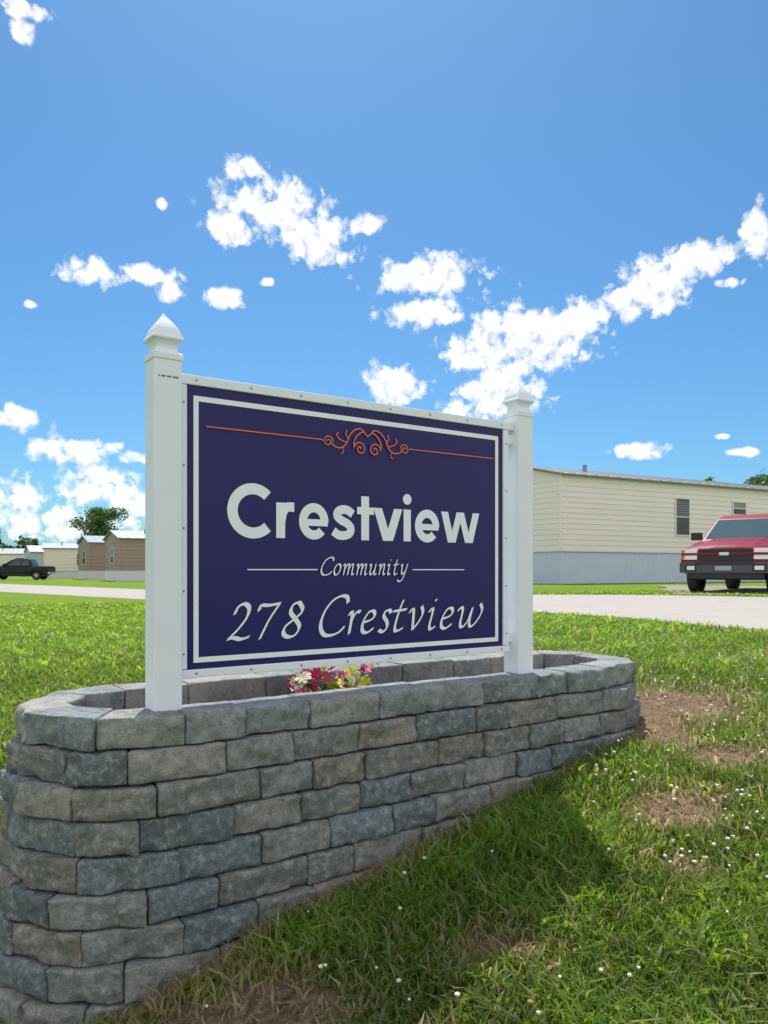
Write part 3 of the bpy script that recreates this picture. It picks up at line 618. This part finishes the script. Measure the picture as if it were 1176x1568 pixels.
# ---------------------------------------------------------------- trees
bark=simple('bark',(.10,.075,.055),.9,var=.3,scale=6,bump=.6,bscale=20)
lm=leafmat('tree_leaves',trans=.3)
def tree(loc,h,rad,nl=5200,name='tree',trunk=True,zs=.8,leaf=.14):
    e=empty(name,(loc[0],loc[1],gz(*loc)))
    mb=MB()
    def limb(a,b_,r0,r1,n=7,seg=5):
        dirv=(b_-a); q_=dirv.to_track_quat('Z','Y').to_matrix(); vs=[]
        for i in range(seg+1):
            t=i/seg; c=a.lerp(b_,t)+Vector((math.sin(t*5+a.x*3)*.06*h*.1,math.cos(t*4)*.05*h*.1,0))*math.sin(t*math.pi)
            rr=r0*(1-t)+r1*t
            for k in range(n): an=2*math.pi*k/n; vs.append(c+q_@Vector((math.cos(an)*rr,math.sin(an)*rr,0)))
        mb.add(vs,[(i*n+k,i*n+(k+1)%n,(i+1)*n+(k+1)%n,(i+1)*n+k) for i in range(seg) for k in range(n)])
    cc=Vector((0,0,h-rad*zs)); 
    limb(Vector((0,0,-.2)),Vector((.1,0,h*.55)),h*.035,h*.02)
    cl=[]
    for i in range(26):
        d_=Vector((random.gauss(0,1),random.gauss(0,1),random.gauss(0,1))).normalized(); rr=rad*random.uniform(.35,.95)
        c=cc+Vector((d_.x*rr,d_.y*rr,d_.z*rr*zs)); cl.append((c,rad*random.uniform(.2,.38)))
        if i%2==0: limb(Vector((.1,0,h*random.uniform(.3,.52))),c,h*.012,h*.003,5,4)
    mb.obj('trunk',[bark],e,smooth=True)
    vs=[];fs=[];cs=[]
    for i in range(nl):
        c,cr_=random.choice(cl); d_=Vector((random.gauss(0,1),random.gauss(0,1),random.gauss(0,1))).normalized()*cr_*random.random()**.4
        d_.z*=.75; pnt=c+d_
        if random.random()<.1: pnt+=d_*random.uniform(.2,.7)
        a=Vector((random.gauss(0,1),random.gauss(0,1),random.gauss(0,1))).normalized(); b_=a.cross(Vector((random.random(),random.random(),random.random()))).normalized()
        s=leaf*random.uniform(.6,1.3)*h/7; o=len(vs); vs+=[pnt-a*s,pnt+b_*s*.5,pnt+a*s,pnt-b_*s*.5]; fs.append((o,o+1,o+2,o+3))
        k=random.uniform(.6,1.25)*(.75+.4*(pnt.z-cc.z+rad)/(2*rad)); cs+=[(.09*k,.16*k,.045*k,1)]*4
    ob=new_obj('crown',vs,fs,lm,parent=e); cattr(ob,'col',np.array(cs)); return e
tree((-33.3,90),8.6,3.4,name='tree',nl=7000)
tree((34.5,70),9.6,2.8,name='tree',nl=3500)
tree((29.5,70),8.9,.9,name='tree',nl=900)
vs=[];fs=[];cs=[]
def mass(x0,x1,y,hh,n):
    for i in range(n):
        x=random.uniform(x0,x1); ht=hh*(.55+.3*math.sin(x*.21+y)+.25*math.sin(x*.53)+.12*math.sin(x*1.7))
        z=gz(x,y)+max(.5,ht)*random.random()**.6; pnt=Vector((x,y+random.uniform(-4,4),z))
        a=Vector((random.gauss(0,1),random.gauss(0,1),random.gauss(0,1))).normalized(); b_=a.cross(Vector((random.random(),random.random(),random.random()))).normalized()
        s=random.uniform(.35,.75); o=len(vs); vs.extend([pnt-a*s,pnt+b_*s*.7,pnt+a*s,pnt-b_*s*.7]); fs.append((o,o+1,o+2,o+3))
        k=random.uniform(.6,1.2); cs.extend([(.07*k,.13*k,.05*k,1)]*4)
mass(-110,-58,150,9.5,9000); mass(-58,140,190,4.2,14000); mass(-300,-110,190,6,8000)
tl=new_obj('distant_tree_line',vs,fs,lm); cattr(tl,'col',np.array(cs))

# ---------------------------------------------------------------- pickups
tire=simple('tire_rubber',(.025,.025,.027),.8,var=.2,scale=20); alu=simple('alloy_rim',(.55,.56,.58),.3,metal=.8)
blk=simple('black_plastic',(.02,.02,.022),.45,var=.2); lens=simple('headlight_lens',(.85,.87,.90),.25,var=.15,scale=30,coat=.3)
chrome=simple('chrome',(.6,.6,.62),.15,metal=1); cglass=simple('car_glass',(.05,.085,.09),.06,var=.2,scale=1,spec=.4); plate=simple('plate',(.35,.38,.45),.4); amber=simple('amber_lens',(.6,.2,.03),.2)
dgrey=simple('grey_bumper',(.06,.07,.10),.35,var=.1)
def pickup(loc,rz,color,z=None,crew=False,sc=1):
    e=empty('pickup_truck',(loc[0],loc[1],z if z is not None else gz(*loc)+.02),rz); e.scale=(sc,sc,sc)
    paint=simple('truck_paint',color,.4,var=.05,scale=2,spec=.2,coat=.22)
    def fx(y): return -.16*(abs(y)/.875)**2.4
    ar=.43; ax=(1.58,-1.68); az_=.37
    def archpts(cx): return [(cx-ar*math.cos(math.radians(a)),az_+.02+ar*math.sin(math.radians(a))) for a in range(0,181,15)]
    prof=[(-2.62,.55)]+[(-2.2,.42)]+archpts(ax[1])+archpts(ax[0])+[(2.2,.40),(2.40,.44),(2.47,.60),(2.47,.74),(2.445,.90),(2.40,.955),(2.30,1.00),(2.05,1.05),(1.6,1.115),(1.12,1.175),(.9,1.15),(-.95,1.13),(-1.02,1.14),(-2.60,1.14),(-2.65,1.0)]
    sl=[-.88,-.86,-.78,-.70,-.60,-.50,-.2,0,.2,.50,.60,.70,.78,.86,.88]; vs=[]; nP=len(prof)
    for y in sl:
        k=abs(y)
        for (x,zz) in prof:
            xx=x+(fx(y) if x>1.9 else (0)); zc_=zz
            if zz>.95: zc_=zz-.065*(k/.88)**3+(.015 if k<.55 and 1.1<x<2.3 else 0)
            if k>=.87: zc_=.75+(zc_-.75)*.93 if zz>.75 else zz
            yy=y
            if zz<.6 and k>.8: yy=y*(.97)
            if zz>1.0 and k>.8: yy=y*.975
            vs.append((xx,yy,zc_))
    fs=[(i*nP+j,i*nP+(j+1)%nP,(i+1)*nP+(j+1)%nP,(i+1)*nP+j) for i in range(len(sl)-1) for j in range(nP)]
    fs+=[tuple(range(nP))[::-1],tuple((len(sl)-1)*nP+j for j in range(nP))]
    body=new_obj('body',vs,fs,paint,parent=e); bm=body.modifiers.new('b','BEVEL'); bm.width=.012; bm.segments=2; bm.limit_method='ANGLE'; bm.angle_limit=math.radians(30)
    xb=-1.3 if crew else -.98
    R0=[(1.22,-.80,1.10),(1.22,.80,1.10),(xb,.80,1.10),(xb,-.80,1.10)]
    R1=[(.38,-.65,1.64),(.38,.65,1.64),(xb+.16,.66,1.64),(xb+.16,-.66,1.64)]
    R2=[(.14,-.54,1.735),(.14,.54,1.735),(xb+.28,.55,1.735),(xb+.28,-.55,1.735)]
    cv_=R0+R1+R2; cf_=[(i*4+j,i*4+(j+1)%4,(i+1)*4+(j+1)%4,(i+1)*4+j) for i in range(2) for j in range(4)]+[(8,9,10,11)]
    cab=new_obj('cab',cv_,cf_,paint,parent=e); bm=cab.modifiers.new('b','BEVEL'); bm.width=.045; bm.segments=4
    gb=MB()
    def inset(q4,u0,u1,v0,v1,off,mi=0):
        a,b_,c,d_=[Vector(x) for x in q4]; nn=(b_-a).cross(d_-a).normalized()
        f=lambda u,v:(a*(1-u)+b_*u)*(1-v)+(d_*(1-u)+c*u)*v+nn*off
        gb.add([f(u0,v0),f(u1,v0),f(u1,v1),f(u0,v1)],[(0,1,2,3)],mi)
    inset([R0[0],R0[1],R1[1],R1[0]],.05,.95,.14,.95,.006)
    for a,b_,c,d_ in ((R0[1],R0[2],R1[2],R1[1]),(R0[3],R0[0],R1[0],R1[3])):
        fl_=(a is R0[1])
        for s0,s1 in [(.20,.60),(.64,.93)]:
            if not fl_: s0,s1=1-s1,1-s0
            inset([a,b_,c,d_],s0,s1,.16,.9,.006)
    inset([R0[2],R0[3],R1[3],R1[2]],.1,.9,.2,.88,.006)
    gb.obj('windows',[cglass],e)
    fr=MB()
    def strip(y0,y1,z0,z1,off,mi,th=.03,xx=2.47,n=10,slope=0):
        vs=[];ns=n
        for i in range(ns+1):
            y=y0+(y1-y0)*i/ns; x=xx+fx(y)+off
            vs+=[(x,y,z0),(x-slope,y,z1),(x-th,y,z1),(x-th,y,z0)]
        f_=[(i*4+j,(i+1)*4+j,(i+1)*4+(j+1)%4,i*4+(j+1)%4) for i in range(ns) for j in range(4)]+[(0,1,2,3),(ns*4+3,ns*4+2,ns*4+1,ns*4)]
        fr.add(vs,f_,mi)
    strip(-.50,.50,.68,.93,.012,0,.05,slope=.02)
    for z_ in (.715,.75,.88,.905): strip(-.48,.48,z_,z_+.006,.020,3,.02)
    for s in (-1,1):
        strip(*sorted((s*.53,s*.83)),.71,.93,.014,1,.05,slope=.03)
        strip(*sorted((s*.80,s*.86)),.72,.91,.024,5,.08,slope=.03)
    strip(-.86,.86,.80,.845,.028,2,.05)
    strip(-.09,.09,.79,.852,.034,6,.02)
    strip(-.885,.885,.44,.655,.085,3,.20)
    strip(-.55,.55,.60,.665,.095,0,.05)
    strip(-.70,.70,.33,.44,.05,0,.12); strip(-.15,.15,.49,.58,.100,7,.02)
    for s in (-1,1): strip(*sorted((s*.56,s*.72)),.50,.58,.092,1,.02); strip(*sorted((s*.52,s*.76)),.47,.61,.088,0,.02)
    fr.obj('front_fascia',[blk,lens,paint,dgrey,chrome,amber,chrome,plate],e,bevel=.006)
    ot=MB()
    for s in (-1,1):
        ot.box(.78,.92,*sorted((s*.84,s*1.06)),1.16,1.33,0); ot.box(-.55+.9,-.43+.9,*sorted((s*.872,s*.90)),.98,1.01,0)
        ot.box(-1.2,1.1,*sorted((s*.80,s*.87)),.36,.44,0)
    ot.box(-2.72,-2.62,-.85,.85,.5,.66,1)
    ot.box(-2.45,-1.1,-.74,.74,1.08,1.146,0)
    ot.obj('mirrors_and_trim',[blk,chrome],e,bevel=.02)
    ub=MB(); ub.box(-2.2,2.15,-.62,.62,.30,.80,0); ub.obj('underbody',[blk],e)
    wm=MB()
    pf=[(.20,-.10),(.235,-.115),(.33,-.115),(.36,-.09),(.367,-.04),(.367,.04),(.36,.09),(.33,.115),(.235,.115),(.20,.10)]
    for cx in ax:
        for s in (-1,1):
            cy=s*.76; n_=28; vs=[]
            for k in range(n_):
                a=2*math.pi*k/n_
                for (r_,w_) in pf: vs.append((cx+r_*math.cos(a),cy+w_,az_+r_*math.sin(a)))
            q_=len(pf); wm.add(vs,[(k*q_+j,((k+1)%n_)*q_+j,((k+1)%n_)*q_+j+1,k*q_+j+1) for k in range(n_) for j in range(q_-1)],0)
            wm.add([(cx+.21*math.cos(2*math.pi*k/n_),cy+s*.05,az_+.21*math.sin(2*math.pi*k/n_)) for k in range(n_)],[tuple(range(n_))],2)
            for k in range(5):
                a=2*math.pi*k/5+.3; pts=[(.03,-.035),(.215,-.03),(.215,.03),(.03,.035)]; vs=[]
                for w_ in (.06,.10):
                    for (rr,tt) in pts: vs.append((cx+rr*math.cos(a)-tt*math.sin(a),cy+s*w_,az_+rr*math.sin(a)+tt*math.cos(a)))
                wm.add(vs,[(0,1,2,3),(4,5,6,7),(0,1,5,4),(1,2,6,5),(2,3,7,6),(3,0,4,7)],1)
            wm.add([(cx+.06*math.cos(2*math.pi*k/12),cy+s*.105,az_+.06*math.sin(2*math.pi*k/12)) for k in range(12)],[tuple(range(12))],1)
    wm.obj('wheels',[tire,alu,blk],e)
    return e
hd=math.atan2(-.80,-.60)
fc=Vector((7.38,16.7)); hv=Vector((-.60,-.80)); c=fc-hv*2.45*1.09
pickup((c.x,c.y),hd,(.25,.003,.010),z=E-.54,sc=1.09)
pickup((-30.3,64),math.radians(184),(.012,.013,.016),crew=True)
